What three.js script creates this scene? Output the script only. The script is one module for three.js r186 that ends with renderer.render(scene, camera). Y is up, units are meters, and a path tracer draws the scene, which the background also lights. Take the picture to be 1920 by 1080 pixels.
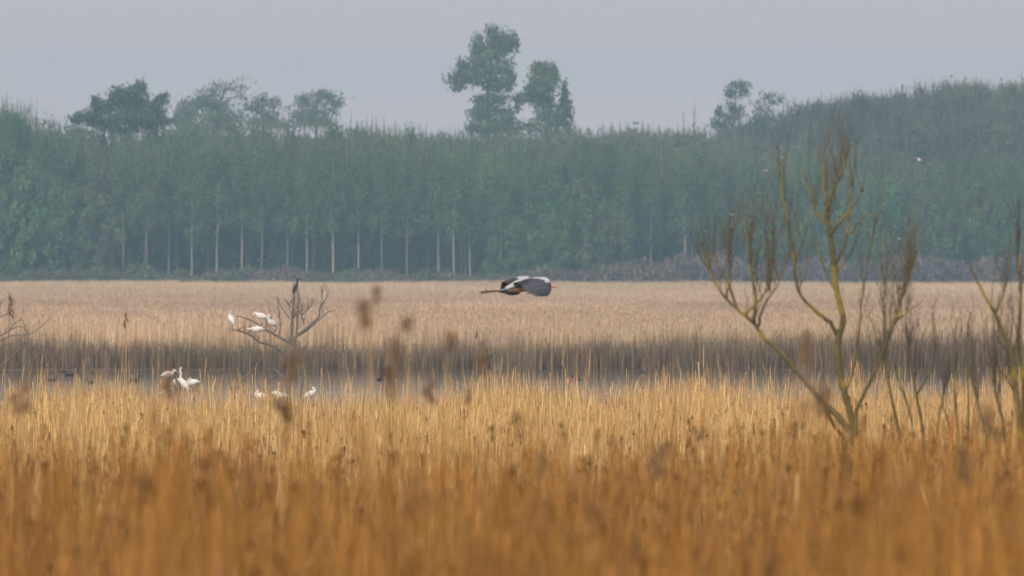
import * as THREE from 'three';

// ---------------------------------------------------------------- camera, sky, sun, exposure
const scene = new THREE.Scene();
const FPX = 9600, EYE = 5.5, HORIZON = 487;            // long lens: focal length in pixels of a 1920 wide frame, eye height in metres, horizon row
const camera = new THREE.PerspectiveCamera(2 * Math.atan(540 / FPX) * 180 / Math.PI, 16 / 9, 0.5, 4000);
camera.position.set(0, EYE, 0);
camera.rotation.x = -Math.atan((540 - HORIZON) / FPX);
camera.focus = FPX / 88;
camera.userData.fStop = 3.0;
scene.add(camera);

const renderer = new THREE.WebGLRenderer({ antialias: true });
renderer.toneMapping = THREE.LinearToneMapping;
renderer.toneMappingExposure = 1.0;
renderer.shadowMap.enabled = true;

{ // pale hazy overcast, a little brighter overhead
  const W = 512, H = 512, data = new Float32Array(W * H * 4);
  for (let r = 0; r < H; r++) {
    const up = Math.max(0, Math.sin(((r + 0.5) / H - 0.5) * Math.PI)), k = 1 + 0.75 * up, low = Math.exp(-up * 24);        // the air near the horizon is a little paler and warmer
    for (let c = 0; c < W; c++) data.set([0.53 * k + 0.3 * low, 0.5 * k + 0.16 * low, 0.545 * k + 0.12 * low, 1], (r * W + c) * 4);
  }
  const t = new THREE.DataTexture(data, W, H, THREE.RGBAFormat, THREE.FloatType);
  t.mapping = THREE.EquirectangularReflectionMapping; t.magFilter = THREE.LinearFilter; t.needsUpdate = true;
  scene.background = t; scene.environment = t;
}
const sun = new THREE.DirectionalLight(new THREE.Color().setRGB(1.0, 0.86, 0.68), 2.5);
sun.position.set(-75, 130, 110); sun.target.position.set(0, 0, -60);
sun.castShadow = true; sun.shadow.radius = 26; sun.shadow.mapSize.set(2048, 2048);
Object.assign(sun.shadow.camera, { left: -150, right: 150, top: 150, bottom: -150, near: 1, far: 900 });
sun.name = 'sun'; scene.add(sun, sun.target);
scene.fog = new THREE.FogExp2(new THREE.Color().setRGB(0.5, 0.82, 1.0), 0.00052);

// ---------------------------------------------------------------- helpers
let seed = 7;
const rnd = () => { seed = (seed + 0x6d2b79f5) | 0; let t = Math.imul(seed ^ (seed >>> 15), 1 | seed); t = (t + Math.imul(t ^ (t >>> 7), 61 | t)) ^ t; return ((t ^ (t >>> 14)) >>> 0) / 4294967296; };
const rr = (a, b) => a + (b - a) * rnd();
const gauss = () => (rnd() + rnd() + rnd() + rnd() - 2) * 0.9;
const clamp = (x, a, b) => Math.min(b, Math.max(a, x));
const lerp = (a, b, t) => a + (b - a) * t;
const smooth = (a, b, x) => { const t = clamp((x - a) / (b - a), 0, 1); return t * t * (3 - 2 * t); };
const table = (list, x) => { let i = 1; while (i < list.length - 1 && x > list[i][0]) i++; const [a, b] = [list[i - 1], list[i]]; return lerp(a[1], b[1], clamp((x - a[0]) / (b[0] - a[0]), 0, 1)); };
const V = (x, y, z) => new THREE.Vector3(x, y, z);
const hash2 = (x, y) => { const s = Math.sin(x * 127.1 + y * 311.7) * 43758.5453; return s - Math.floor(s); };
const vnoise = (x, y) => { const i = Math.floor(x), j = Math.floor(y), u = x - i, v = y - j, a = u * u * (3 - 2 * u), b = v * v * (3 - 2 * v); return lerp(lerp(hash2(i, j), hash2(i + 1, j), a), lerp(hash2(i, j + 1), hash2(i + 1, j + 1), a), b); };
// a place: where it stands across the view (px of 1920), how high, and how many pixels a metre takes at its distance
const place = (px, py, s) => V((px - 960) / s, EYE - (py - HORIZON) / s, -FPX / s);
const taken = new Map();
const numbered = (n) => { const k = taken.get(n) ?? 0; taken.set(n, k + 1); return k ? n + '_' + String(k).padStart(3, '0') : n; };
const tag = (o, label, category, group, kind) => { if (label) o.userData.label = label; if (category) o.userData.category = category; if (group) o.userData.group = group; if (kind) o.userData.kind = kind; return o; };
const top = (o, name) => { o.name = numbered(name); scene.add(o); return o; };
const shade = (o) => { o.castShadow = true; o.receiveShadow = true; return o; };

class Shape {                                           // collects faces with vertex colours into one geometry
  constructor() { this.p = []; this.c = []; this.i = []; }
  get n() { return this.p.length / 3; }
  v(x, y, z, c) { this.p.push(x, y, z); this.c.push(c[0], c[1], c[2]); return this.n - 1; }
  tri(a, b, c) { this.i.push(a, b, c); }
  quad(a, b, c, d) { this.i.push(a, b, c, a, c, d); }
  // tube through points [V3], radii, colour (array or function of (k, j))
  tube(pts, radii, sides, color, cap = true) {
    const rings = [], N = pts.length; let side = null;
    for (let k = 0; k < N; k++) {
      const t = V().subVectors(pts[Math.min(N - 1, k + 1)], pts[Math.max(0, k - 1)]).normalize();
      side = side ? side.addScaledVector(t, -side.dot(t)) : V().crossVectors(t, Math.abs(t.y) < 0.9 ? V(0, 1, 0) : V(1, 0, 0));
      side.normalize();
      const up = V().crossVectors(t, side), ring = [];
      for (let j = 0; j < sides; j++) {
        const a = j / sides * 2 * Math.PI, r = radii[k];
        const q = pts[k].clone().addScaledVector(side, Math.cos(a) * r).addScaledVector(up, Math.sin(a) * r);
        ring.push(this.v(q.x, q.y, q.z, typeof color === 'function' ? color(k, j, q) : color));
      }
      rings.push(ring);
    }
    for (let k = 0; k < N - 1; k++) for (let j = 0; j < sides; j++) { const l = (j + 1) % sides; this.quad(rings[k][j], rings[k][l], rings[k + 1][l], rings[k + 1][j]); }
    if (cap) { const e = rings[N - 1]; for (let j = 1; j < sides - 1; j++) this.tri(e[0], e[j], e[j + 1]); const b = rings[0]; for (let j = 1; j < sides - 1; j++) this.tri(b[0], b[j + 1], b[j]); }
    return this;
  }
  // ribbon along points, of the given widths, lying across dir
  ribbon(pts, widths, dir, color) {
    let a, b;
    pts.forEach((q, k) => {
      const w = widths[k] / 2, col = typeof color === 'function' ? color(k, 0, q) : color;
      const c = this.v(q.x - dir.x * w, q.y - dir.y * w, q.z - dir.z * w, col), d = this.v(q.x + dir.x * w, q.y + dir.y * w, q.z + dir.z * w, col);
      if (k) this.quad(a, b, d, c);
      a = c; b = d;
    });
    return this;
  }
  leaf(x, y, z, w, h, color, upright = 0) {              // one leaf spray: a bent four-cornered face
    const a = rr(0, 6.283), tilt = upright ? rr(-0.5, 0.5) : rr(-1.4, 1.4), roll = upright ? rr(-0.4, 0.4) : rr(-1.6, 1.6);
    const u = V(Math.cos(a) * Math.cos(roll), Math.sin(roll), Math.sin(a) * Math.cos(roll)).multiplyScalar(w / 2);
    const d = V(-Math.sin(a) * Math.sin(tilt), Math.cos(tilt), Math.cos(a) * Math.sin(tilt)).multiplyScalar(h / 2);
    const j = () => rr(0.6, 1.15);
    const q = [[-1, -1], [1, -1], [1, 1], [-1, 1]].map(([m, n]) => { const f = j(), g = j(); return this.v(x + u.x * m * f + d.x * n * g, y + u.y * m * f + d.y * n * g, z + u.z * m * f + d.z * n * g, color); });
    this.quad(...q);
  }
  // body through sections [x, y, z, half width (z), half height]; the spine lies near the xy plane
  loft(sec, sides, color, fine = 4) {
    const P = sec.map((s) => V(s[0], s[1], s[2])), curve = new THREE.CatmullRomCurve3(P, false, 'centripetal'), N = (sec.length - 1) * fine, rings = [];
    for (let k = 0; k <= N; k++) {
      const f = k / fine, i = Math.min(sec.length - 2, Math.floor(f)), u = f - i, e = u * u * (3 - 2 * u), q = curve.getPoint(k / N), t = curve.getTangent(k / N);
      const side = V(0, 0, 1).addScaledVector(t, -t.z).normalize(), up = V().crossVectors(side, t).normalize(), rw = lerp(sec[i][3], sec[i + 1][3], e), rh = lerp(sec[i][4], sec[i + 1][4], e), ring = [];
      for (let j = 0; j < sides; j++) {
        const a = j / sides * 2 * Math.PI, w = q.clone().addScaledVector(side, Math.cos(a) * rw).addScaledVector(up, Math.sin(a) * rh);
        ring.push(this.v(w.x, w.y, w.z, typeof color === 'function' ? color(f, a, w) : color));
      }
      rings.push(ring);
    }
    for (let k = 0; k < N; k++) for (let j = 0; j < sides; j++) { const l = (j + 1) % sides; this.quad(rings[k][j], rings[k][l], rings[k + 1][l], rings[k + 1][j]); }
    for (const e of [rings[0], rings[N]]) for (let j = 1; j < sides - 1; j++) this.tri(e[0], e[j], e[j + 1]);
    return this;
  }
  geometry() {
    const g = new THREE.BufferGeometry();
    g.setAttribute('position', new THREE.Float32BufferAttribute(this.p, 3));
    g.setAttribute('color', new THREE.Float32BufferAttribute(this.c, 3));
    g.setIndex(this.i); g.computeVertexNormals();
    return g;
  }
  mesh(name, material, parent) { const m = shade(new THREE.Mesh(this.geometry(), material)); m.name = name; if (parent) parent.add(m); return m; }
}
const mat = (roughness = 0.9, extra = {}) => new THREE.MeshStandardMaterial({ vertexColors: true, roughness, side: THREE.DoubleSide, ...extra });
const M = {
  reed: mat(0.75), leaf: mat(0.85), bark: mat(0.95), feather: mat(0.7), darkFeather: mat(0.45), twig: mat(0.95),
};
const vary = (c, a) => { const k = 1 + rr(-a, a); return [c[0] * k, c[1] * k * (1 + rr(-a, a) * 0.2), c[2] * k * (1 + rr(-a, a) * 0.3)]; };

function noiseTexture(n, cells, f, srgb) {
  const data = new Uint8Array(n * n * 4);
  const tile = (x, y, c) => { const i = Math.floor(x), j = Math.floor(y), u = x - i, v = y - j, a = u * u * (3 - 2 * u), b = v * v * (3 - 2 * v), h = (p, q) => hash2(((p % c) + c) % c + c * 3.1, ((q % c) + c) % c + c); return lerp(lerp(h(i, j), h(i + 1, j), a), lerp(h(i, j + 1), h(i + 1, j + 1), a), b); };
  for (let y = 0; y < n; y++) for (let x = 0; x < n; x++) {
    const k = cells.reduce((s, [c, w]) => s + w * tile(x / n * c, y / n * c, c), 0);
    data.set([...f(k).map((q) => clamp(Math.round(q), 0, 255)), 255], (y * n + x) * 4);
  }
  const t = new THREE.DataTexture(data, n, n); t.wrapS = t.wrapT = THREE.RepeatWrapping; t.magFilter = THREE.LinearFilter; t.needsUpdate = true;
  if (srgb) t.colorSpace = THREE.SRGBColorSpace;
  return t;
}

// ---------------------------------------------------------------- ground and water
const PROFILE = [[-200, 2.6], [14, 2.5], [20, 2.25], [30, 1.75], [40, 1.35], [60, 0.65], [80, 0.16], [112, 0.1], [122, -0.4], [246, -0.4], [257, 0.12], [716, 0.12], [770, 0.6], [840, 1], [3000, 1]];
const HILL = [[0, 0], [15, 1], [33, 7], [49, 12], [62, 14.5], [90, 16.5], [130, 17.5], [220, 14]];
const ground = (x, d) => table(PROFILE, d) + table(HILL, x) * smooth(800, 890, d) * (1 - 0.4 * smooth(1000, 1300, d)) + (d < 800 ? 0.06 : 0.3) * (vnoise(x * 0.35, d * 0.35) - 0.5);
{
  const ds = [-120, -40, 0]; for (let d = 6; d < 130; d += 4) ds.push(d);
  for (let d = 134; d < 270; d += 6) ds.push(d);
  for (let d = 280; d < 1100; d += 20) ds.push(d);
  ds.push(1200, 1350, 1500);
  const xs = []; for (let x = -420; x <= 420; x += 12) xs.push(x);
  const p = [], uv = [], idx = [];
  for (const d of ds) for (const x of xs) { p.push(x, ground(x, d), -d); uv.push(x / 6, d / 6); }
  for (let r = 0; r < ds.length - 1; r++) for (let c = 0; c < xs.length - 1; c++) { const a = r * xs.length + c, b = a + xs.length; idx.push(a, a + 1, b + 1, a, b + 1, b); }
  const g = new THREE.BufferGeometry();
  g.setAttribute('position', new THREE.Float32BufferAttribute(p, 3)); g.setAttribute('uv', new THREE.Float32BufferAttribute(uv, 2)); g.setIndex(idx); g.computeVertexNormals();
  const t = noiseTexture(512, [[8, 0.35], [32, 0.35], [128, 0.3]], (k) => [70 + 60 * k, 55 + 48 * k, 36 + 32 * k], true);
  tag(top(shade(new THREE.Mesh(g, new THREE.MeshStandardMaterial({ map: t, roughness: 1, side: THREE.DoubleSide }))), 'ground'), 'brown marsh ground littered with dead reed', null, null, 'structure');
}
{
  const g = new THREE.PlaneGeometry(360, 156, 1, 1); g.rotateX(-Math.PI / 2);
  const uv = g.attributes.uv; for (let i = 0; i < uv.count; i++) uv.setXY(i, uv.getX(i) * 360 / 9, uv.getY(i) * 156 / 9);
  const b = noiseTexture(512, [[6, 0.5], [17, 0.3], [48, 0.2]], (k) => [255 * k, 255 * k, 255 * k]);
  const m = new THREE.MeshPhysicalMaterial({ color: new THREE.Color().setRGB(0.085, 0.07, 0.052), roughness: 0.1, bumpMap: b, bumpScale: 0.012, ior: 1.33 });
  const w = shade(new THREE.Mesh(g, m)); w.position.set(0, 0, -184);
  tag(top(w, 'water'), 'strip of calm grey marsh water between the reed beds', null, null, 'structure');
}

// ---------------------------------------------------------------- reeds
const GOLD = [0.75, 0.485, 0.18], STRAW = [0.79, 0.56, 0.25], BROWN = [0.42, 0.235, 0.08], OLIVE = [0.16, 0.15, 0.075];
function reedStem(s, x, z, h, o) {
  const lx = gauss() * o.lean * h, lz = gauss() * o.lean * h, col = vary(o.stem, 0.22), at = (t) => V(x + lx * t * t, h * t, z + lz * t * t);
  s.tube([0, 0.35, 0.7, 1].map(at), [1, 0.95, 0.8, 0.45].map((k) => k * o.r), 3, col, false);
  for (let k = 0; k < o.leaves; k++) {
    const t0 = rr(0.25, 0.92), a = rr(0, 6.283), len = rr(0.3, 0.75), rise = rr(1.0, 2.0), b = at(t0), dir = V(-Math.sin(a), rr(-0.3, 0.3), Math.cos(a)), w = rr(0.006, 0.013), lc = vary(o.leafColor, 0.25), pts = [];
    for (let q = 0; q <= 3; q++) { const u = q / 3; pts.push(V(b.x + Math.cos(a) * len * u * 0.22, b.y + len * (rise * u - 1.1 * u * u * rr(0.7, 1.2)), b.z + Math.sin(a) * len * u * 0.22)); }
    s.ribbon(pts, [w, w, w * 0.8, 0.002], dir, lc);
  }
  if (rnd() < o.headShare) plume(s, at(0.97), rr(0.7, 1.2) * o.head, o.headColor, o.headRays);
}
function plume(s, q, size, color, rays) {               // drooping seed head
  const a0 = rr(0, 6.283);
  for (let k = 0; k < rays; k++) {
    const a = a0 + gauss() * 1.1, len = size * rr(0.5, 1), t = rr(-0.25, 0.5) * size, out = rr(0.15, 0.5), c = vary(color, 0.3), dir = V(-Math.sin(a), rr(-0.4, 0.4), Math.cos(a)).normalize(), pts = [];
    for (let m = 0; m <= 2; m++) { const u = m / 2; pts.push(V(q.x + Math.cos(a) * len * out * u, q.y + t + len * (0.75 * u - 0.75 * u * u * rr(0.8, 1.5)), q.z + Math.sin(a) * len * out * u)); }
    s.ribbon(pts, [size * 0.06, size * 0.11, size * 0.03], dir, c);
  }
}
function reedClump(n, radius, o) {
  const s = new Shape();
  for (let k = 0; k < n; k++) { const a = rr(0, 6.283), r = radius * Math.sqrt(rnd()); reedStem(s, Math.cos(a) * r, Math.sin(a) * r, rr(o.h[0], o.h[1]), o); }
  return s.geometry();
}
function patch(n, w, dep, o) {                           // wide tuft of plain blades, for reeds a long way off
  const s = new Shape();
  for (let k = 0; k < n; k++) {
    const x = rr(-w, w) / 2, z = rr(-dep, dep) / 2, h = rr(o.h[0], o.h[1]), lx = gauss() * 0.09 * h, lz = gauss() * 0.09 * h, wd = rr(0.6, 1.3) * o.w, a = rr(0, 3.1416), c = vary(o.color[Math.floor(rnd() * o.color.length)], 0.25);
    s.ribbon([V(x, 0, z), V(x + lx * 0.3, h * 0.6, z + lz * 0.3), V(x + lx, h, z + lz)], [wd, wd, wd * 0.25], V(Math.cos(a), 0, Math.sin(a)), c);
    if (rnd() < o.heads) plume(s, V(x + lx, h * 0.96, z + lz), rr(0.16, 0.28), o.headColor, 5);
  }
  return s.geometry();
}
function scatter(group, name, geos, material, spots, tint) {
  geos.forEach((g, v) => {
    const mine = spots.filter((_, i) => i % geos.length === v), im = shade(new THREE.InstancedMesh(g, material, mine.length)), m4 = new THREE.Matrix4(), q = new THREE.Quaternion(), e = new THREE.Euler(), col = new THREE.Color();
    mine.forEach((p, i) => {
      e.set(gauss() * (p.lean ?? 0.03), rr(0, 6.283), gauss() * (p.lean ?? 0.03)); q.setFromEuler(e);
      im.setMatrixAt(i, m4.compose(V(p.x, p.y, p.z), q, V(p.w ?? 1, p.h ?? 1, p.w ?? 1)));
      const c = tint(p); im.setColorAt(i, col.setRGB(c[0], c[1], c[2]));
    });
    im.name = name; im.userData.kind = 'stuff'; group.add(im);
  });
}
// near bed: from the bank below the camera down to the water
{
  const base = { stem: GOLD, leafColor: STRAW, lean: 0.028, r: 0.0045, leaves: 2, headShare: 0.5, head: 0.17, headColor: BROWN, headRays: 12, h: [1.15, 2.55] };
  const mid = []; for (let k = 0; k < 7; k++) mid.push(reedClump(15, 0.26, { ...base, headShare: 0.03, headRays: 8 }));
  const near = []; for (let k = 0; k < 7; k++) near.push(reedClump(15, 0.26, { ...base, stem: [0.4, 0.19, 0.03], leafColor: [0.44, 0.22, 0.042], headShare: 0.15, head: 0.18, headRays: 9, leaves: 3, headColor: [0.3, 0.145, 0.035] }));
  const spotsMid = [], spotsNear = [];
  for (let d = 16; d < 134; d += 0.31) {
    const half = 0.1 * d + 4;
    for (let x = -half; x < half; x += 0.47) {
      const xx = x + rr(-0.25, 0.25), dd = d + rr(-0.2, 0.2), px = 960 + xx * FPX / dd;
      const gap = smooth(250, 310, px) * (1 - smooth(590, 660, px)), edge = lerp(125, 117.5, gap) + 5 * (vnoise(xx * 0.25 + 9, 3) - 0.5) * 2 + 3 * (vnoise(xx * 1.3, 8) - 0.5) ;
      if (dd > edge) continue;
      const patchy = vnoise(xx * 0.5, dd * 0.16), p = { x: xx, y: ground(xx, dd) - 0.03, z: -dd, h: lerp(0.8, 1.12, patchy) * rr(0.88, 1.14) * (rnd() < 0.03 ? 1.18 : 1) * (1 + 0.1 * smooth(100, 122, dd) * (1 - gap)) * (1 + 0.26 * smooth(1280, 1480, px) * smooth(30, 38, dd) * (1 - smooth(53, 70, dd))), w: rr(0.9, 1.2) };
      const most = (EYE - 0.034 * dd - p.y) / 2.4; if (dd < 66 && p.h > most) p.h = most * (rnd() < 0.05 ? rr(1, 1.08) : rr(0.86, 1));
      const share = 1 - smooth(18, 104, dd + (vnoise(xx * 0.3 + 4, dd * 0.12) - 0.5) * 30);
      (rnd() < share ? spotsNear : spotsMid).push(p);
    }
  }
  for (let k = 0; k < 620; k++) {                         // thin outliers in the shallows
    const d = 116 + 16 * rnd() * rnd(), x = rr(-0.1 * d - 4, 0.1 * d + 4);
    spotsMid.push({ x, y: ground(x, d) - 0.05, z: -d, h: rr(0.7, 1.12), w: rr(1.2, 2.6) });
  }
  const bed = top(new THREE.Group(), 'golden_reedbed');
  tag(bed, 'dense golden dead reeds filling the foreground', 'reedbed', null, 'stuff');
  const tone = (a) => () => { const k = rr(1 - a, 1 + a); return [k, k * rr(0.95, 1.04), k * rr(0.88, 1.08)]; };
  scatter(bed, 'golden_reed', mid, M.reed, spotsMid, tone(0.16));
  scatter(bed, 'brown_reed', near, M.reed, spotsNear, tone(0.16));
}
// far bed: a broad pale stand behind the water, dark cattails along its foot
{
  const pale = [[0.7, 0.535, 0.35], [0.74, 0.57, 0.37], [0.62, 0.47, 0.31]], o = { h: [1.7, 2.45], w: 0.024, color: pale, heads: 0.25, headColor: [0.42, 0.28, 0.2] };
  const geos = []; for (let k = 0; k < 6; k++) geos.push(patch(95, 2.2, 1.1, o));
  const coarse = []; for (let k = 0; k < 5; k++) coarse.push(patch(110, 3.4, 2.4, { ...o, w: 0.045, heads: 0.15 }));
  const a = [], b = [];
  for (let d = 258; d < 720; d += d < 300 ? 0.7 : d < 420 ? 1.1 : 1.9) {
    const half = 0.1 * d + 16, step = d < 420 ? 1.5 : 2.6;
    for (let x = -half; x < half; x += step) {
      const xx = x + rr(-0.8, 0.8), dd = d + rr(-0.5, 0.5);
      if (dd < 258 + 2.5 * vnoise(xx * 0.15, 1)) continue;
      (d < 420 ? a : b).push({ x: xx, y: ground(xx, dd) - 0.03, z: -dd, h: rr(0.92, 1.08) * lerp(0.88, 1.08, vnoise(xx * 0.08, dd * 0.05)), w: rr(0.9, 1.15) });
    }
  }
  const bed = top(new THREE.Group(), 'pale_reedbed');
  tag(bed, 'wide pale reed stand beyond the water', 'reedbed', null, 'stuff');
  const tint = (p) => { const k = 0.8 + 0.34 * vnoise(p.x * 0.06 + 3, p.z * 0.03) + 0.12 * vnoise(p.x * 0.3, p.z * 0.1) + rr(-0.05, 0.05); return [k, k, k * rr(0.96, 1.04)]; };
  scatter(bed, 'pale_reed', geos, M.reed, a, tint);
  scatter(bed, 'pale_reed', coarse, M.reed, b, tint);
  const cat = []; for (let k = 0; k < 5; k++) cat.push(patch(70, 1.5, 0.7, { h: [0.4, 1.6], w: 0.026, color: [[0.22, 0.16, 0.09], [0.29, 0.19, 0.11], [0.24, 0.155, 0.095], [0.17, 0.14, 0.075]], heads: 0.05, headColor: [0.12, 0.07, 0.04] }));
  const cs = [];
  for (let x = -44; x < 44; x += 0.4) for (let r = 0; r < 4; r++) { const d = 256.6 + r * 0.7 + rr(-0.5, 0.5), k = vnoise(x * 0.12, r * 0.4 + 20); cs.push({ x: x + rr(-0.3, 0.3), y: ground(x, d) - 0.1, z: -d, h: lerp(0.6, 1.2, k) * rr(0.7, 1.25), w: rr(0.8, 1.2) }); }
  const tint2 = () => { const k = rr(0.75, 1.3); return [k, k * rr(0.92, 1.08), k]; };
  const fringe = top(new THREE.Group(), 'cattail_fringe');
  tag(fringe, 'dark olive brown cattails along the far waterline', 'cattails', null, 'stuff');
  scatter(fringe, 'cattail', cat, M.reed, cs, tint2);
}

// ---------------------------------------------------------------- wood
const GREEN = [0.055, 0.13, 0.05], MOSS = [0.1, 0.145, 0.05], YOUNG = [0.095, 0.185, 0.055], DULL = [0.1, 0.115, 0.06], DARK = [0.05, 0.075, 0.035];
function crownShape(o) {                                 // unit tall tree: leaf sprays in clumps, thin limbs, upright twigs at the top
  const s = new Shape();
  for (let k = 0; k < o.clumps; k++) {
    const t = Math.pow(rnd(), 0.85), y = lerp(o.y0, 0.93, t), reach = o.rad * (o.round ? Math.sqrt(Math.max(0.05, 1 - Math.pow(t * 1.9 - 0.85, 2))) : lerp(1, 0.14, t * t)), a = rr(0, 6.283), r = reach * Math.sqrt(rnd());
    const cx = Math.cos(a) * r, cz = Math.sin(a) * r, c = vary(o.color[Math.floor(rnd() * o.color.length)], 0.22), cr = rr(0.022, 0.055);
    for (let n = 0; n < o.per; n++) s.leaf(cx + gauss() * cr, y + gauss() * cr * 1.5, cz + gauss() * cr, rr(0.5, 1.2) * o.size, rr(0.7, 1.7) * o.size, vary(c, 0.15), 1);
    if (k % 3 === 0) s.ribbon([V(0, y - reach * 0.9, 0), V(cx * 0.6, y - 0.02, cz * 0.6), V(cx, y + 0.02, cz)], [0.006, 0.004, 0.002], V(-Math.sin(a), 0, Math.cos(a)), [0.13, 0.11, 0.09]);
  }
  for (let k = 0; k < o.twigs; k++) {
    const a = rr(0, 6.283), r = o.rad * 0.75 * Math.sqrt(rnd()), y = lerp(0.72, 0.95, rnd()), h = rr(0.05, 0.13);
    s.ribbon([V(Math.cos(a) * r, y, Math.sin(a) * r), V(Math.cos(a) * r * 1.1, y + h, Math.sin(a) * r * 1.1)], [0.006, 0.0015], V(Math.cos(a * 3), 0, Math.sin(a * 3)), [0.12, 0.135, 0.065]);
  }
  return s.geometry();
}
function trunkShape(color, r, reach) {
  const s = new Shape(), b1 = rr(-0.012, 0.012), b2 = rr(-0.012, 0.012), pts = [], rad = [];
  for (let k = 0; k <= 8; k++) { const t = k / 8; pts.push(V(b1 * Math.sin(t * 4) + b2 * t, t * reach, b2 * Math.sin(t * 3))); rad.push(r * (1 - 0.75 * t)); }
  s.tube(pts, rad, 6, () => vary(color, 0.2));
  for (let k = 0; k < 4; k++) { const t = rr(0.45, 0.95), a = rr(0, 6.283), q = V(b2 * t, t * reach, 0); s.tube([q, V(q.x + Math.cos(a) * 0.05, q.y + 0.05, q.z + Math.sin(a) * 0.05), V(q.x + Math.cos(a) * 0.08, q.y + 0.12, q.z + Math.sin(a) * 0.08)], [r * 0.35, r * 0.25, r * 0.1], 4, color); }
  return s.geometry();
}
const SLENDER = [], BUSHY = [], FINE = [];
const tones = [[GREEN, MOSS], [MOSS, DULL, GREEN], [YOUNG, GREEN], [DULL, MOSS], [GREEN, YOUNG, MOSS]];
for (let k = 0; k < 8; k++) {
  SLENDER.push(crownShape({ y0: rr(0.26, 0.4), rad: rr(0.1, 0.17), clumps: 64, per: 62, size: 0.0105, color: tones[k % 5], twigs: 48 }));
  if (k < 5) BUSHY.push(crownShape({ y0: 0.08, rad: 0.3, clumps: 64, per: 60, size: 0.021, color: tones[(k * 2) % 5], twigs: 10, round: true }));
}
for (let k = 0; k < 4; k++) FINE.push(crownShape({ y0: 0.2, rad: 0.11, clumps: 44, per: 50, size: 0.014, color: [[0.1, 0.11, 0.06], [0.11, 0.1, 0.065]], twigs: 70 }));
const HIGH = [0, 1, 2].map((k) => crownShape({ y0: 0.45, rad: 0.12, clumps: 52, per: 60, size: 0.0105, color: tones[k], twigs: 40 }));
const PALE = [0.4, 0.37, 0.325], GREY = [0.14, 0.125, 0.11];
const PALE_TRUNKS = [1, 0.75, 1.25, 0.6, 0.9].map((k) => trunkShape(PALE.map((c) => c * k), 0.0085 * rr(0.6, 1.2), 0.82)), GREY_TRUNKS = [0, 1].map(() => trunkShape(GREY, 0.009, 0.85));

const SKY1 = [[-400, 190], [0, 192], [30, 195], [60, 218], [130, 236], [200, 238], [330, 230], [430, 238], [640, 234], [700, 230], [770, 238], [830, 252], [1000, 265], [1300, 268], [1400, 276], [1500, 286], [1920, 296], [2400, 296]];
const SKY2 = [[600, 262], [1000, 256], [1090, 252], [1300, 250], [1340, 243], [1420, 228], [1480, 200], [1550, 186], [1620, 176], [1700, 166], [1800, 156], [1920, 152], [2300, 150]];
{ // the mass of the wood: rows behind the edge, and the higher stand on the right
  const slender = [], fine = [], bushy = [];
  for (const [d, step, drop] of [[752, 3.4, 26], [763, 3.2, 14], [776, 3.2, 6], [792, 3.4, 0], [812, 3.6, 0]]) {
    const s = FPX / d, half = 0.1 * d + 22;
    for (let x = -half; x < half; x += step) {
      const xx = x + rr(-1.4, 1.4), px = 960 + xx * s, y = ground(xx, d), h = EYE - (table(SKY1, px) + drop + rr(-12, 24) - HORIZON) / s - y;
      slender.push({ x: xx, y, z: -d + rr(-3, 3), h, w: h * rr(0.85, 1.25), lean: 0.012 });
    }
  }
  for (const [d, step, drop] of [[850, 3, 74], [868, 2.8, 48], [886, 2.6, 24], [905, 2.4, 6], [925, 2.4, 0], [945, 2.4, 2]]) {
    const s = FPX / d;
    for (let x = -36; x < 0.1 * d + 24; x += step) {
      const xx = x + rr(-1.2, 1.2), px = 960 + xx * s, y = ground(xx, d), h = EYE - (table(SKY2, px) + drop * smooth(1250, 1500, px) + rr(-8, 16) - HORIZON) / s - y;
      if (h > 6) fine.push({ x: xx, y, z: -d + rr(-4, 4), h, w: h * rr(0.85, 1.7), lean: 0.015 });
    }
  }
  for (let x = -100; x < 100; x += 2.6) for (const d of [757, 790, 815, 835]) {      // undergrowth between the trunks
    const h = d < 770 ? rr(3.5, 8) : rr(6, 11); bushy.push({ x: x + rr(-1.5, 1.5), y: ground(x, d), z: -d + rr(-5, 5), h, w: h * rr(1, 1.6), lean: 0.02 });
  }
  const wood = top(new THREE.Group(), 'woodland');
  tag(wood, 'dense hazy spring woodland across the far side of the marsh', 'woodland', null, 'stuff');
  const tone = (p) => { const k = 0.65 + 0.7 * vnoise(p.x * 0.07, p.z * 0.04) + rr(-0.15, 0.15), w = 0.8 + 0.4 * vnoise(p.x * 0.11 + 40, p.z * 0.05); return [k * w, k * rr(0.94, 1.05), k * lerp(1, w, 0.4)]; };
  scatter(wood, 'tree_crown', SLENDER, M.leaf, slender, tone);
  scatter(wood, 'tree_crown', FINE, M.leaf, fine, tone);
  scatter(wood, 'undergrowth', BUSHY, M.leaf, bushy, tone);
  scatter(wood, 'tree_trunk', GREY_TRUNKS, M.bark, slender.concat(fine).map((p) => ({ ...p, w: p.h })), () => { const k = rr(0.7, 1.5); return [k, k, k]; });
}
function tree(name, label, group, x, d, h, w, crown, trunk) {
  const o = top(new THREE.Group(), name); o.position.set(x, ground(x, d) - 0.1, -d); o.rotation.set(gauss() * 0.018, rr(0, 6.283), gauss() * 0.018);
  tag(o, label, 'tree', group);
  const t = shade(new THREE.Mesh(trunk, M.bark)), c = shade(new THREE.Mesh(crown, M.leaf)); t.name = 'trunk'; c.name = 'crown';
  t.scale.set(h, h, h); c.scale.set(w, h, w); o.add(t, c);
  return o;
}
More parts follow.
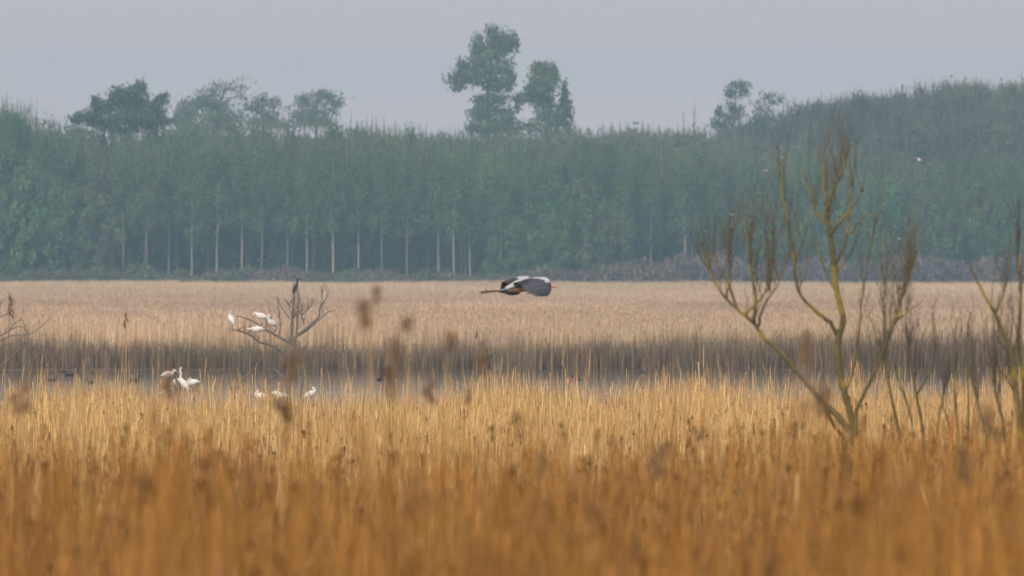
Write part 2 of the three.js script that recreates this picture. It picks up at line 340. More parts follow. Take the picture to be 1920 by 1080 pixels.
const nth = ['first', 'second', 'third', 'fourth', 'fifth', 'sixth', 'seventh', 'eighth', 'ninth', 'tenth', 'eleventh', 'twelfth', 'thirteenth', 'fourteenth', 'fifteenth', 'sixteenth', 'seventeenth', 'eighteenth', 'nineteenth', 'twentieth', 'twenty-first', 'twenty-second', 'twenty-third'];
{ // trees with pale trunks along the edge of the wood
  const list = [229, 278, 316, 360, 407, 452, 487, 537, 575, 624, 671, 717, 764, 823, 852, 882, 936, 1170, 1222, 1283, 1298, 1343, 1398];
  list.forEach((px, i) => {
    const s = 12.95 - rr(0, 0.12), d = FPX / s, x = (px - 960) / s, h = EYE - (table(SKY1, px) + rr(25, 60) - HORIZON) / s - ground(x, d);
    tree('pale_trunk_tree', `slender green tree at the wood's edge, ${nth[i]} pale trunk counted from the left`, 'pale trunks along the edge of the wood', x, d, h, h * rr(0.8, 1.05), HIGH[i % 3], PALE_TRUNKS[(i * 3) % 5]);
  });
}
{ // rounded leafy trees whose foliage hangs to the ground
  const left = [[8, 268], [48, 300], [92, 330], [140, 345], [188, 366]], right = [[925, 438], [972, 405], [1035, 385], [1095, 330], [1150, 392], [1460, 330], [1560, 345], [1660, 330], [1750, 352], [1840, 330], [1905, 345]];
  const say = ['at the left edge of the frame', 'second from the left edge of the frame', 'third from the left edge of the frame', 'fourth from the left edge of the frame', 'fifth from the left edge, before the pale trunks', 'small and low, beyond the heron\'s tail', 'directly above the heron', 'just right of the heron\'s bill', 'tallest of those between heron and bare willow', 'low, halfway between heron and bare willow', 'behind the left part of the bare willow', 'behind the top of the bare willow', 'just right of the bare willow\'s top', 'below the white gull flying on the right', 'second from the right edge of the frame', 'at the right edge of the frame'];
  [...left, ...right].forEach(([px, py], i) => {
    const s = 13.05 + rr(0, 0.1), d = FPX / s, x = (px - 960) / s, h = EYE - (py - HORIZON) / s - ground(x, d);
    tree('bushy_tree', `rounded leafy tree at the wood's foot, ${say[i]}`, 'rounded leafy trees at the edge of the wood', x, d, h, h * rr(0.75, 1), BUSHY[i % 5], GREY_TRUNKS[i % 2]);
  });
}
// trees that rise above the wood: crowns as clusters of leaf masses round real limbs. blobs: [px, py, half width, half height, leaves]
function crownTree(name, label, s, trunk, blobs, color, leafSize, barkColor, lean = 0) {
  const o = top(new THREE.Group(), name), base = V((trunk[0][0] - 960) / s, 0, -FPX / s); base.y = ground(base.x, -base.z) - 0.1; o.position.copy(base);
  tag(o, label, 'tree', 'single trees rising above the wood');
  const rel = (px, py, dz = 0) => place(px, py, s).sub(base).add(V(0, 0, dz));
  const t = new Shape(), path = [V(0, 0, 0), ...trunk.slice(1).map(([px, py]) => rel(px, py))], r0 = trunk[0][2];
  const curve = new THREE.CatmullRomCurve3(path), pts = curve.getPoints(14);
  t.tube(pts, pts.map((_, k) => r0 * (1 - 0.8 * k / 14)), 7, () => vary(barkColor, 0.2));
  const f = new Shape();
  for (const [px, py, bx, by, count] of blobs) {
    const rx = bx * 1.18, ry = by * 1.18, n = Math.round(count * 2.5);
    const dz = gauss() * rx / s * 1.4, c = rel(px, py, dz), near = pts.filter((q) => q.y < c.y - 0.3).reduce((a, q) => (q.distanceTo(c) < a.distanceTo(c) ? q : a), pts[7]);
    const m = near.clone().lerp(c, 0.5).add(V(0, -0.06 * near.distanceTo(c), 0));
    t.tube([near, m, c], [r0 * 0.3, r0 * 0.2, r0 * 0.07], 4, vary(barkColor, 0.15));
    for (let k = 0; k < 10; k++) { const e = c.clone().add(V(gauss() * rx / s, gauss() * ry / s + ry / s * 0.5, gauss() * rx / s)); t.tube([m.clone().lerp(c, rnd()), e], [r0 * 0.07, r0 * 0.02], 3, barkColor, false); }
    const sub = []; for (let k = 0; k < 9; k++) { let u; do u = V(rr(-1, 1), rr(-1, 1), rr(-1, 1)); while (u.length() > 1); sub.push(u); }
    for (let k = 0; k < n; k++) {
      const u = sub[k % 9], g = 0.7, col = vary(color, 0.3);
      f.leaf(c.x + (u.x + gauss() * g) * rx / s, c.y + (u.y + gauss() * g) * ry / s, c.z + (u.z + gauss() * g) * rx / s, rr(0.26, 0.52) * leafSize, rr(0.3, 0.7) * leafSize, col, lean);
    }
  }
  t.mesh('trunk', M.bark, o); f.mesh('crown', M.leaf, o);
  return o;
}
const OAK_GREEN = [0.06, 0.095, 0.038], POPLAR = [0.1, 0.14, 0.055];
crownTree('poplar_tree', 'tallest poplar, standing high above the wood left of its shorter neighbour', 10.9, [[912, 480, 0.55], [915, 260], [914, 190], [920, 130], [925, 62]],
  [[922, 62, 10, 13, 120], [925, 82, 19, 20, 330], [947, 80, 12, 17, 200], [960, 77, 9, 15, 130], [897, 97, 11, 23, 220], [901, 118, 18, 18, 300], [867, 130, 11, 15, 180], [860, 152, 17, 13, 260], [883, 146, 18, 13, 240], [921, 132, 16, 20, 130], [950, 132, 14, 20, 220], [951, 157, 13, 11, 130], [920, 160, 13, 11, 130], [900, 186, 12, 9, 90], [938, 182, 12, 9, 90], [908, 200, 14, 14, 110], [930, 205, 14, 16, 110], [890, 235, 16, 12, 110], [940, 238, 20, 14, 160], [899, 218, 17, 13, 130], [920, 242, 28, 13, 260], [950, 220, 17, 12, 100], [960, 203, 12, 12, 60], [975, 240, 18, 10, 80]], POPLAR, 0.75, [0.09, 0.085, 0.075], 1);
crownTree('poplar_tree', 'shorter poplar above the wood, right beside the tallest one', 10.9, [[1031, 480, 0.45], [1031, 260], [1030, 190], [1026, 125]],
  [[1007, 130, 9, 9, 80], [1025, 136, 15, 13, 230], [1038, 138, 8, 17, 140], [1022, 160, 19, 18, 340], [1005, 180, 17, 10, 180], [976, 185, 15, 7, 110], [990, 167, 8, 8, 50], [1057, 176, 6, 17, 110], [1062, 200, 10, 18, 190], [1025, 200, 14, 18, 170], [1060, 230, 11, 18, 130], [1030, 242, 24, 12, 200], [1020, 222, 12, 14, 120], [1045, 215, 10, 16, 110], [1000, 240, 12, 10, 70]], POPLAR, 0.75, [0.09, 0.085, 0.075], 1);
crownTree('oak_tree', 'dark broad-crowned tree rising above the wood on the left', 12.2, [[242, 480, 0.5], [243, 250], [245, 215], [258, 165]],
  [[265, 160, 7, 11, 90], [247, 180, 24, 14, 420], [220, 179, 14, 11, 220], [182, 193, 13, 9, 190], [190, 212, 22, 12, 380], [265, 203, 28, 17, 620], [303, 187, 11, 9, 150], [243, 223, 42, 13, 620], [145, 215, 8, 5, 60], [140, 224, 9, 7, 80], [297, 211, 11, 10, 150], [225, 200, 20, 14, 320], [200, 230, 22, 10, 260], [285, 230, 24, 10, 280], [243, 240, 40, 10, 380], [165, 226, 14, 8, 120]], OAK_GREEN, 0.7, GREY);
crownTree('far_tree', 'faint small hazy tree just right of the dark broad-crowned one', 9.6, [[341, 480, 0.3], [341, 250], [341, 200]], [[341, 205, 17, 14, 230], [352, 215, 12, 10, 120], [330, 216, 10, 9, 90], [341, 232, 24, 9, 200]], POPLAR, 0.8, GREY);
crownTree('far_tree', 'hazy tree with a bare twiggy top, in the middle of the left skyline', 10, [[410, 480, 0.4], [408, 250], [412, 190], [440, 150]],
  [[398, 185, 27, 17, 330], [378, 191, 15, 11, 140], [420, 205, 28, 15, 300], [448, 163, 20, 16, 36], [425, 168, 16, 13, 60], [455, 180, 12, 12, 40], [400, 170, 12, 10, 40], [400, 222, 34, 12, 300], [440, 224, 26, 11, 200], [408, 238, 44, 9, 260]], POPLAR, 0.75, [0.11, 0.1, 0.09]);
crownTree('far_tree', 'thin hazy tree left of the wide open-crowned one', 10, [[492, 480, 0.3], [492, 250], [493, 180]], [[490, 196, 24, 10, 150], [493, 183, 9, 8, 60], [515, 188, 9, 6, 40], [478, 207, 14, 10, 90], [508, 208, 14, 10, 80], [490, 224, 30, 10, 200], [515, 234, 26, 8, 140]], POPLAR, 0.75, GREY);
crownTree('far_tree', 'wide open-crowned hazy tree, rightmost on the left skyline', 10, [[594, 480, 0.4], [594, 250], [594, 185]], [[600, 188, 33, 11, 300], [592, 208, 40, 12, 280], [565, 185, 12, 9, 90], [632, 201, 10, 9, 90], [612, 178, 14, 7, 80], [575, 220, 20, 10, 150], [610, 226, 30, 9, 220], [580, 236, 40, 8, 220]], POPLAR, 0.75, GREY);
crownTree('far_tree', 'airy pale green tree on the skyline left of the high right stand', 10.4, [[1375, 480, 0.35], [1376, 250], [1380, 160]], [[1383, 160, 15, 8, 90], [1391, 170, 9, 9, 70], [1371, 181, 11, 9, 80], [1371, 203, 9, 11, 80], [1346, 206, 6, 11, 60], [1390, 211, 9, 9, 60], [1365, 225, 18, 10, 110], [1380, 240, 30, 10, 200], [1350, 235, 14, 10, 90]], [0.085, 0.12, 0.06], 0.75, [0.22, 0.21, 0.19]);
crownTree('far_tree', 'sparse pale tree merging into the left end of the high stand', 10.2, [[1438, 480, 0.3], [1438, 250], [1442, 185]], [[1424, 200, 13, 13, 60], [1454, 188, 14, 9, 60], [1438, 178, 10, 7, 34], [1440, 215, 22, 10, 130], [1430, 232, 26, 10, 160]], [0.09, 0.11, 0.07], 0.75, [0.2, 0.18, 0.17]);
crownTree('bare_pole_tree', 'thin leafless pole tree, right one of two against the sky', 10.4, [[1301, 480, 0.16], [1301, 260], [1303, 190]], [[1301, 235, 6, 14, 8], [1302, 210, 4, 10, 3]], DULL, 0.5, [0.2, 0.19, 0.19]);
crownTree('bare_pole_tree', 'thin leafless pole tree, left one of two against the sky', 10.4, [[1283, 480, 0.14], [1283, 260], [1282, 208]], [[1283, 240, 5, 12, 8], [1282, 222, 4, 8, 3]], DULL, 0.5, [0.2, 0.19, 0.19]);
{ // scrub at the foot of the wood
  const bare = [], leafy = [];
  const bush = (color, twig, n) => {
    const s = new Shape();
    for (let k = 0; k < 70; k++) { const a = rr(0, 6.283), l = rr(0.4, 1), sp = rr(0.1, 0.7); s.ribbon([V(Math.cos(a) * 0.08, 0, Math.sin(a) * 0.08), V(Math.cos(a) * sp * 0.5, l * 0.6, Math.sin(a) * sp * 0.5), V(Math.cos(a) * sp, l, Math.sin(a) * sp)], [0.03, 0.022, 0.006], V(-Math.sin(a), 0, Math.cos(a)), vary(twig, 0.25)); }
    for (let k = 0; k < n; k++) { const a = rr(0, 6.283), e = Math.acos(rr(0, 1)), r = Math.pow(rnd(), 0.4); s.leaf(Math.cos(a) * Math.sin(e) * r * 0.7, 0.08 + Math.cos(e) * r * 0.88, Math.sin(a) * Math.sin(e) * r * 0.7, rr(0.04, 0.1), rr(0.05, 0.13), vary(color, 0.3), 1); }
    return s.geometry();
  };
  const bareGeo = [0, 1, 2, 3].map(() => bush([0.15, 0.115, 0.1], [0.16, 0.12, 0.105], 420)), leafGeo = [0, 1, 2, 3].map(() => bush([0.1, 0.13, 0.055], GREY, 700));
  for (let x = -90; x < 90; x += 0.42) {
    const d = rr(720, 738), px = 960 + x * FPX / d, right = smooth(820, 1250, px), h = lerp(rr(2.6, 4.4), rr(4.2, 6.6), right) * lerp(0.8, 1.1, vnoise(x * 0.2, 4));
    bare.push({ x, y: ground(x, d), z: -d, h, w: h * rr(0.7, 1.1) });
    if (rnd() > right * 0.9 + 0.2) leafy.push({ x: x + rr(-1, 1), y: ground(x, d), z: -rr(722, 738), h: h * rr(0.7, 1), w: h * rr(0.8, 1.3) });
  }
  const g = top(new THREE.Group(), 'scrub_thicket');
  tag(g, 'low grey brown scrub along the foot of the wood', 'scrub', null, 'stuff');
  const tone = () => { const k = rr(0.75, 1.3); return [k, k, k * rr(0.95, 1.1)]; };
  scatter(g, 'bare_bush', bareGeo, M.twig, bare, tone); scatter(g, 'leafy_bush', leafGeo, M.leaf, leafy, tone);
  [[55, 500, 34], [112, 505, 26], [182, 492, 40], [262, 488, 52], [338, 500, 34], [430, 505, 36]].forEach(([px, py, rx], i) => {
    const s = 13.35, q = place(px, py, s), y = ground(q.x, -q.z), o = top(new THREE.Group(), 'willow_bush');
    o.position.set(q.x, y - 0.05, q.z); tag(o, ['dull green bush at the far reed edge near the left frame edge', 'low green bush at the far reed edge, second from the left', 'green bush below the dark broad-crowned tree\'s left side', 'widest and tallest green bush, below the first pale trunks', 'low green bush right of the widest one', 'rightmost low green bush, below the tallest pale trunk'][i], 'bush', 'green bushes at the far edge of the reeds');
    const m = shade(new THREE.Mesh(leafGeo[i % 4], M.leaf)); m.name = 'foliage'; const h = q.y - y; m.scale.set(rx / s * 1.3, h, rx / s * 1.1); o.add(m);
  });
}

// ---------------------------------------------------------------- bare trees in the marsh
// limbs: [[px, py] ...], radius at the start and at the end (m), all at s pixels per metre; dz spreads them in depth
let grown = [];                                          // places along the limbs made last, for twigs to root on
function limbs(parent, name, s, base, list, color, sides = 7, wob = 0.006) {
  for (const [pts, r0, r1, dz = 0, dz0 = 0] of list) {
    const shape = new Shape(), P = pts.map(([px, py], k) => place(px, py, s).sub(base).add(V(0, 0, lerp(dz0, dz, k / (pts.length - 1))))), curve = new THREE.CatmullRomCurve3(P), n = Math.max(4, Math.round(curve.getLength() / 0.06));
    const q = curve.getPoints(n); q.forEach((v, k) => { if (k) v.add(V(gauss() * wob, gauss() * wob, gauss() * wob)); });
    shape.tube(q, q.map((_, k) => lerp(r0, r1, Math.pow(k / n, 0.8)) * rr(0.9, 1.1)), sides, color);
    grown.push(...q.slice(Math.floor(n * 0.25))); shape.mesh(name, M.bark, parent);
  }
}
function sprigs(parent, s, base, ends, color, o) {        // fine twigs that leave the limbs near the given places
  const shape = new Shape();
  for (const [px, py, n, dz = 0] of ends) for (let k = 0; k < n; k++) {
    const w = place(px + gauss() * o.spread, py + gauss() * o.spread, s).sub(base).add(V(0, 0, dz)), q = Array.from({ length: 14 }, () => grown[Math.floor(rnd() * grown.length)]).reduce((a, g) => (g.distanceToSquared(w) < a.distanceToSquared(w) ? g : a)), len = rr(o.len[0], o.len[1]), a = gauss() * o.fan, b = gauss() * o.fan, P = [q];
    for (let m = 1; m <= 5; m++) P.push(V(q.x + Math.sin(a * (1 - 0.1 * m)) * len * m / 5 + gauss() * 0.008 * m * o.kink, q.y + len * Math.cos(a) * m / 5, q.z + Math.sin(b) * len * m / 5));
    shape.tube(P, [1, 0.9, 0.75, 0.6, 0.45, 0.3].map((r) => r * o.r), 4, () => vary(color, 0.25), false);
    for (let m = 1; m < 5; m++) if (rnd() < 0.7) { const l = len * rr(0.2, 0.45), c = gauss() * 0.7, e = P[m].clone().add(V(Math.sin(c) * l, Math.cos(c) * l, gauss() * 0.3 * l)); shape.tube([P[m], e], [o.r * 0.6, o.r * 0.25], 3, vary(color, 0.2), false); }
  }
  shape.mesh('twigs', M.bark, parent).userData.kind = 'stuff';
  grown = [];
}
{ // drowned tree the spoonbills use
  const s = 47, base = V((540 - 960) / s, -0.35, -FPX / s), o = top(new THREE.Group(), 'dead_tree'), c = [0.2, 0.165, 0.135], col = () => vary(c, 0.25);
  o.position.copy(base); tag(o, 'bare grey dead tree standing in the water under the black cormorant', 'dead tree');
  limbs(o, 'trunk', s, base, [[[[540, 762], [541, 715], [543, 680], [545, 645], [547, 615], [548, 590], [551, 563], [553, 548]], 0.13, 0.025]], col, 8);
  limbs(o, 'branch', s, base, [
    [[[546, 660], [556, 630], [557, 612], [560, 572], [561, 546]], 0.07, 0.02, 0.2], [[[545, 643], [520, 630], [497, 618], [478, 604], [462, 597], [443, 592]], 0.075, 0.02, 0.35],
    [[[540, 668], [528, 658], [512, 648], [488, 641], [470, 628], [449, 620], [436, 617]], 0.07, 0.025, 0.8], [[[449, 620], [454, 614], [462, 611]], 0.03, 0.012, 0.9, 0.7], [[[449, 620], [448, 595]], 0.02, 0.01, 0.8, 0.7],
    [[[524, 632], [525, 617], [523, 582], [520, 556]], 0.035, 0.012, -0.2], [[[543, 597], [531, 582], [524, 568], [520, 555]], 0.03, 0.012, -0.3],
    [[[545, 640], [565, 623], [585, 607], [598, 593], [601, 576], [611, 561], [616, 553]], 0.075, 0.014, 0.5], [[[602, 578], [604, 560], [605, 550], [600, 540]], 0.025, 0.008, 0.5, 0.4],
    [[[560, 628], [575, 619], [598, 600], [615, 585], [630, 582]], 0.05, 0.012, -0.6], [[[615, 585], [609, 575]], 0.02, 0.008, -0.6, -0.5], [[[565, 592], [578, 579], [592, 561]], 0.025, 0.008, -0.5],
    [[[557, 575], [565, 590], [571, 608]], 0.02, 0.03, 0.3], [[[548, 600], [556, 585], [566, 570]], 0.03, 0.01, -0.4], [[[545, 575], [538, 566], [533, 560]], 0.025, 0.01, 0.3],
    [[[540, 690], [560, 670], [572, 652], [580, 640]], 0.04, 0.012, 0.7], [[[541, 715], [522, 700], [515, 690], [517, 684]], 0.05, 0.02, -0.6], [[[497, 618], [504, 604], [512, 592]], 0.03, 0.012, 0.4, 0.2],
  ], col, 6);
  sprigs(o, s, base, [[553, 570, 16], [545, 605, 12], [520, 590, 10], [605, 560, 9], [590, 595, 10], [565, 590, 12], [470, 622, 8, 0.6], [510, 640, 8], [535, 625, 8], [545, 690, 10]], c, { spread: 8, len: [0.25, 0.75], fan: 0.75, r: 0.012, kink: 1.6 });
}
function snag(name, label, s, basePx, list, spr, c) {
  const base = place(basePx[0], basePx[1], s), o = top(new THREE.Group(), name); o.position.copy(base); tag(o, label, 'dead branch'); grown = [];
  limbs(o, 'branch', s, base, list, () => vary(c, 0.25), 6);
  if (spr) sprigs(o, s, base, spr, c, { spread: 6, len: [0.3, 0.8], fan: 0.8, r: 0.011, kink: 1.5 });
  return o;
}
const DEADWOOD = [0.17, 0.14, 0.115];
snag('dead_stump', 'dark broken dead stump among the left group of spoonbills', 49, [337, 768], [[[[337, 768], [336, 745], [333, 722], [328, 702]], 0.11, 0.05], [[[336, 740], [352, 735], [368, 727], [374, 718]], 0.04, 0.012], [[[335, 735], [322, 715], [318, 706]], 0.04, 0.015], [[[337, 765], [340, 735], [345, 712]], 0.06, 0.02, 0.2]], null, [0.11, 0.095, 0.085]);
snag('fallen_branch', 'dark arching dead branch in the water left of the dead tree', 49, [447, 757], [[[[447, 757], [440, 730], [453, 715], [478, 690], [492, 672], [502, 668]], 0.05, 0.015, 0.5], [[[455, 716], [453, 700], [453, 690]], 0.03, 0.012, 0.2], [[[430, 705], [420, 712], [418, 725]], 0.03, 0.012], [[[453, 714], [440, 708], [428, 702], [424, 712]], 0.03, 0.012, 0.3]], [[453, 710, 5], [478, 690, 4]], DEADWOOD);
snag('fallen_branch', 'twiggy dead branch in the water just left of the trunk', 48.5, [500, 758], [[[[500, 758], [498, 730], [506, 712], [518, 704], [530, 700]], 0.05, 0.015, 0.3], [[[498, 735], [484, 720], [480, 706]], 0.03, 0.01], [[[506, 712], [512, 695], [520, 688]], 0.03, 0.01]], [[500, 715, 9], [515, 702, 6]], DEADWOOD);
snag('fallen_branch', 'forked dead branch in the water right of the trunk', 48.5, [563, 757], [[[[563, 757], [566, 725], [571, 706], [580, 696], [592, 694]], 0.045, 0.012, 0.3], [[[570, 707], [562, 690], [566, 672]], 0.03, 0.01], [[[580, 696], [583, 680], [596, 668]], 0.025, 0.01]], [[572, 700, 6]], DEADWOOD);
{ // bare bush that reaches in from the left edge
  const s = 50, base = place(-45, 752, s), o = top(new THREE.Group(), 'bare_shrub'), c = [0.2, 0.16, 0.12]; o.position.copy(base);
  tag(o, 'bare brown shrub reaching in at the left frame edge by the water', 'shrub', 'bare shrubs and willows');
  grown = []; limbs(o, 'branch', s, base, [[[[-45, 752], [-30, 690], [-12, 640], [10, 625], [37, 612], [55, 622]], 0.06, 0.012, 0.3], [[[-45, 752], [-40, 660], [-20, 610], [15, 586], [33, 577]], 0.05, 0.012, -0.3], [[[-20, 650], [20, 630], [60, 625], [100, 592]], 0.035, 0.01, 0.4], [[[-25, 620], [-10, 590], [8, 560]], 0.035, 0.012], [[[-45, 752], [-10, 700], [20, 672], [50, 650], [70, 668]], 0.04, 0.01, 0.5], [[[10, 625], [40, 600], [52, 640]], 0.02, 0.01], [[[-45, 752], [0, 705], [15, 712], [20, 735]], 0.04, 0.012, 0.2]], () => vary(c, 0.25), 6);
  sprigs(o, s, base, [[5, 620, 8], [10, 700, 12], [25, 660, 8], [0, 580, 5]], c, { spread: 14, len: [0.3, 0.9], fan: 0.9, r: 0.011, kink: 1.6 });
}
const LICHEN = [0.3, 0.235, 0.035], OLIVEBARK = [0.14, 0.12, 0.045], GREYBARK = [0.12, 0.1, 0.075];
const lichened = (k, j, q) => { const n = vnoise(q.x * 5 + q.z * 3, q.y * 7) * 0.7 + vnoise(q.x * 19, q.y * 23 + q.z * 11) * 0.3, f = smooth(0.54, 0.7, n); return vary([0, 1, 2].map((i) => lerp(OLIVEBARK[i], LICHEN[i], f)), 0.2); };
{ // lichened willow on the right
  const s = 180, gy = ground((1608 - 960) / s, FPX / s), base = V((1608 - 960) / s, gy - 0.05, -FPX / s), o = top(new THREE.Group(), 'bare_willow');
  const foot = HORIZON + (EYE - gy) * s; o.position.copy(base);
  tag(o, 'bare willow with yellow lichened branches rising from the reeds on the right', 'willow', 'bare shrubs and willows');
  grown = []; limbs(o, 'trunk', s, base, [
    [[[1608, foot], [1606, 850], [1598, 790], [1583, 735], [1573, 690], [1571, 640], [1580, 600], [1569, 550], [1562, 500], [1560, 468], [1553, 430], [1548, 395]], 0.043, 0.024, 0.1],
    [[[1606, foot], [1605, 845], [1580, 790], [1558, 768], [1535, 745], [1515, 720], [1493, 693], [1465, 660], [1435, 635], [1415, 605], [1385, 580], [1360, 555], [1337, 515], [1320, 462]], 0.04, 0.01, -0.5, 0.05],
  ], lichened, 8, 0.004);
  limbs(o, 'branch', s, base, [
    [[[1548, 397], [1560, 360], [1575, 330], [1584, 300], [1592, 272]], 0.032, 0.008, 0.15, 0.1], [[[1549, 400], [1546, 350], [1543, 300], [1540, 275]], 0.022, 0.006, -0.1, 0.1], [[[1556, 440], [1575, 412], [1592, 394], [1612, 362]], 0.024, 0.008, 0.3, 0.1],
    [[[1553, 425], [1530, 395], [1518, 355], [1507, 318]], 0.02, 0.006, -0.2, 0.1], [[[1563, 500], [1582, 462], [1590, 410], [1594, 350]], 0.024, 0.007, 0.2], [[[1590, 440], [1612, 410], [1640, 402]], 0.012, 0.005, 0.4, 0.2],
    [[[1571, 630], [1558, 607], [1540, 592], [1510, 567], [1494, 540], [1487, 500], [1480, 450], [1470, 400], [1462, 350], [1455, 300], [1453, 274]], 0.03, 0.008, 0.5], [[[1486, 490], [1498, 460], [1506, 430]], 0.016, 0.006, 0.6, 0.4], [[[1494, 545], [1510, 500], [1518, 470]], 0.014, 0.006, 0.3, 0.4],
    [[[1565, 545], [1545, 500], [1533, 460], [1525, 430]], 0.014, 0.005, -0.3], [[[1562, 520], [1596, 470], [1606, 440], [1612, 395]], 0.014, 0.005, 0.3],
    [[[1415, 605], [1418, 570], [1412, 520], [1406, 465], [1410, 425]], 0.032, 0.008, -0.1, -0.3], [[[1425, 612], [1433, 575], [1455, 540], [1472, 500]], 0.02, 0.006, 0.1, -0.3], [[[1385, 580], [1368, 530], [1352, 500], [1342, 470]], 0.022, 0.006, -0.6, -0.4],
    [[[1365, 558], [1372, 520], [1368, 480], [1372, 435]], 0.018, 0.005, -0.2, -0.4], [[[1400, 590], [1440, 545], [1450, 490], [1447, 440]], 0.016, 0.005, 0.1, -0.3],
    [[[1608, foot - 30], [1606, 770], [1625, 725], [1640, 690], [1655, 650], [1675, 600], [1685, 560], [1700, 515], [1712, 468]], 0.03, 0.009, 0.6], [[[1583, 740], [1600, 690], [1610, 620], [1617, 540], [1628, 470], [1640, 405]], 0.02, 0.006, 0.3],
    [[[1545, 755], [1560, 790], [1585, 825]], 0.022, 0.02, -0.2],
    [[[1660, 640], [1652, 590], [1655, 540], [1648, 500]], 0.014, 0.005, 0.3, 0.4], [[[1675, 600], [1700, 580], [1722, 560]], 0.012, 0.005, 0.7, 0.5], [[[1573, 700], [1560, 660], [1545, 640]], 0.014, 0.005, -0.2],
  ].map(([p, a, b, ...z]) => [p, a * 0.82, b * 0.82, ...z]), lichened, 6, 0.008);
  sprigs(o, s, base, [[1405, 500, 28, -0.2], [1375, 490, 17, -0.3], [1445, 490, 20, 0], [1350, 500, 11, -0.5], [1425, 450, 14, -0.1], [1545, 330, 13, 0.1], [1575, 320, 11, 0.1], [1590, 370, 10, 0.2], [1520, 350, 8, -0.1], [1465, 380, 8, 0.4], [1500, 470, 8, 0.4], [1685, 530, 20, 0.5], [1660, 560, 17, 0.4], [1700, 490, 14, 0.5], [1640, 620, 13, 0.4], [1670, 610, 13, 0.4], [1610, 560, 8, 0.2]], [0.15, 0.125, 0.06], { spread: 16, len: [0.25, 0.75], fan: 0.5, r: 0.0042, kink: 1.3 });
  for (const [px, py, dz] of [[1612, 356, 0.3], [1410, 419, -0.1], [1372, 429, -0.2], [1447, 434, 0.1], [1594, 344, 0.2], [1320, 456, -0.5]]) {  // catkins at the tips
    const q = place(px, py, s).sub(base).add(V(0, 0, dz)), k = new Shape(); k.loft([[q.x, q.y - 0.035, q.z, 0.008, 0.008], [q.x, q.y, q.z, 0.022, 0.022], [q.x, q.y + 0.035, q.z, 0.008, 0.008]], 7, [0.12, 0.1, 0.07], 3); k.mesh('catkin', M.bark, o);
  }
}
function shrub(label, s, px0, stems, spr) {
  const gy = ground((px0 - 960) / s, FPX / s), base = V((px0 - 960) / s, gy - 0.05, -FPX / s), foot = HORIZON + (EYE - gy) * s, o = top(new THREE.Group(), 'bare_shrub'); o.position.copy(base); grown = [];
  tag(o, label, 'shrub', 'bare shrubs and willows');
  limbs(o, 'branch', s, base, stems(foot), lichened, 6, 0.005);
  sprigs(o, s, base, spr, GREYBARK, { spread: 14, len: [0.25, 0.7], fan: 0.4, r: 0.0045, kink: 1 });
}
shrub('low bare shrub of thin olive stems just right of the big willow', 170, 1700, (f) => [[[[1700, f], [1692, 850], [1675, 760], [1660, 690], [1652, 660]], 0.03, 0.008], [[[1706, f], [1730, 820], [1716, 740], [1700, 650], [1694, 610]], 0.028, 0.007, 0.3], [[[1702, f], [1712, 800], [1690, 720], [1680, 680]], 0.022, 0.007, -0.3], [[[1716, 745], [1745, 690], [1752, 650]], 0.014, 0.005, 0.2], [[[1704, f], [1760, 800], [1775, 720]], 0.02, 0.006, -0.2]], [[1680, 690, 16], [1705, 660, 16], [1745, 680, 12], [1770, 730, 12]]);
shrub('bare shrub with a leaning yellow-green limb at the right frame edge', 190, 1910, (f) => [[[[1912, f], [1913, 830], [1905, 740], [1895, 660], [1865, 590], [1840, 545], [1815, 495]], 0.05, 0.01, 0.1], [[[1914, f], [1920, 720], [1912, 640], [1916, 560], [1912, 470], [1916, 430]], 0.036, 0.008, -0.2], [[[1908, f], [1880, 800], [1862, 730], [1850, 660]], 0.026, 0.007, 0.3], [[[1912, f], [1935, 700], [1945, 600], [1950, 500]], 0.04, 0.01], [[[1895, 660], [1872, 640], [1862, 600]], 0.016, 0.005], [[[1905, 740], [1880, 700], [1856, 690]], 0.016, 0.005], [[[1908, f], [1850, 820], [1832, 740], [1820, 690]], 0.02, 0.006, -0.3], [[[1865, 590], [1885, 540], [1893, 500]], 0.014, 0.005]], [[1880, 640, 18], [1905, 560, 16], [1850, 700, 16], [1870, 740, 16], [1900, 500, 12], [1830, 740, 12]]);
shrub('small twiggy bare shrub between the willow and the right frame edge', 165, 1800, (f) => [[[[1800, f], [1798, 820], [1790, 740], [1795, 660]], 0.02, 0.006], [[[1802, f], [1815, 800], [1812, 620], [1818, 585]], 0.02, 0.005, 0.2], [[[1801, f], [1780, 800], [1770, 760]], 0.018, 0.005, -0.2]], [[1795, 700, 8], [1812, 650, 6], [1778, 770, 5]]);

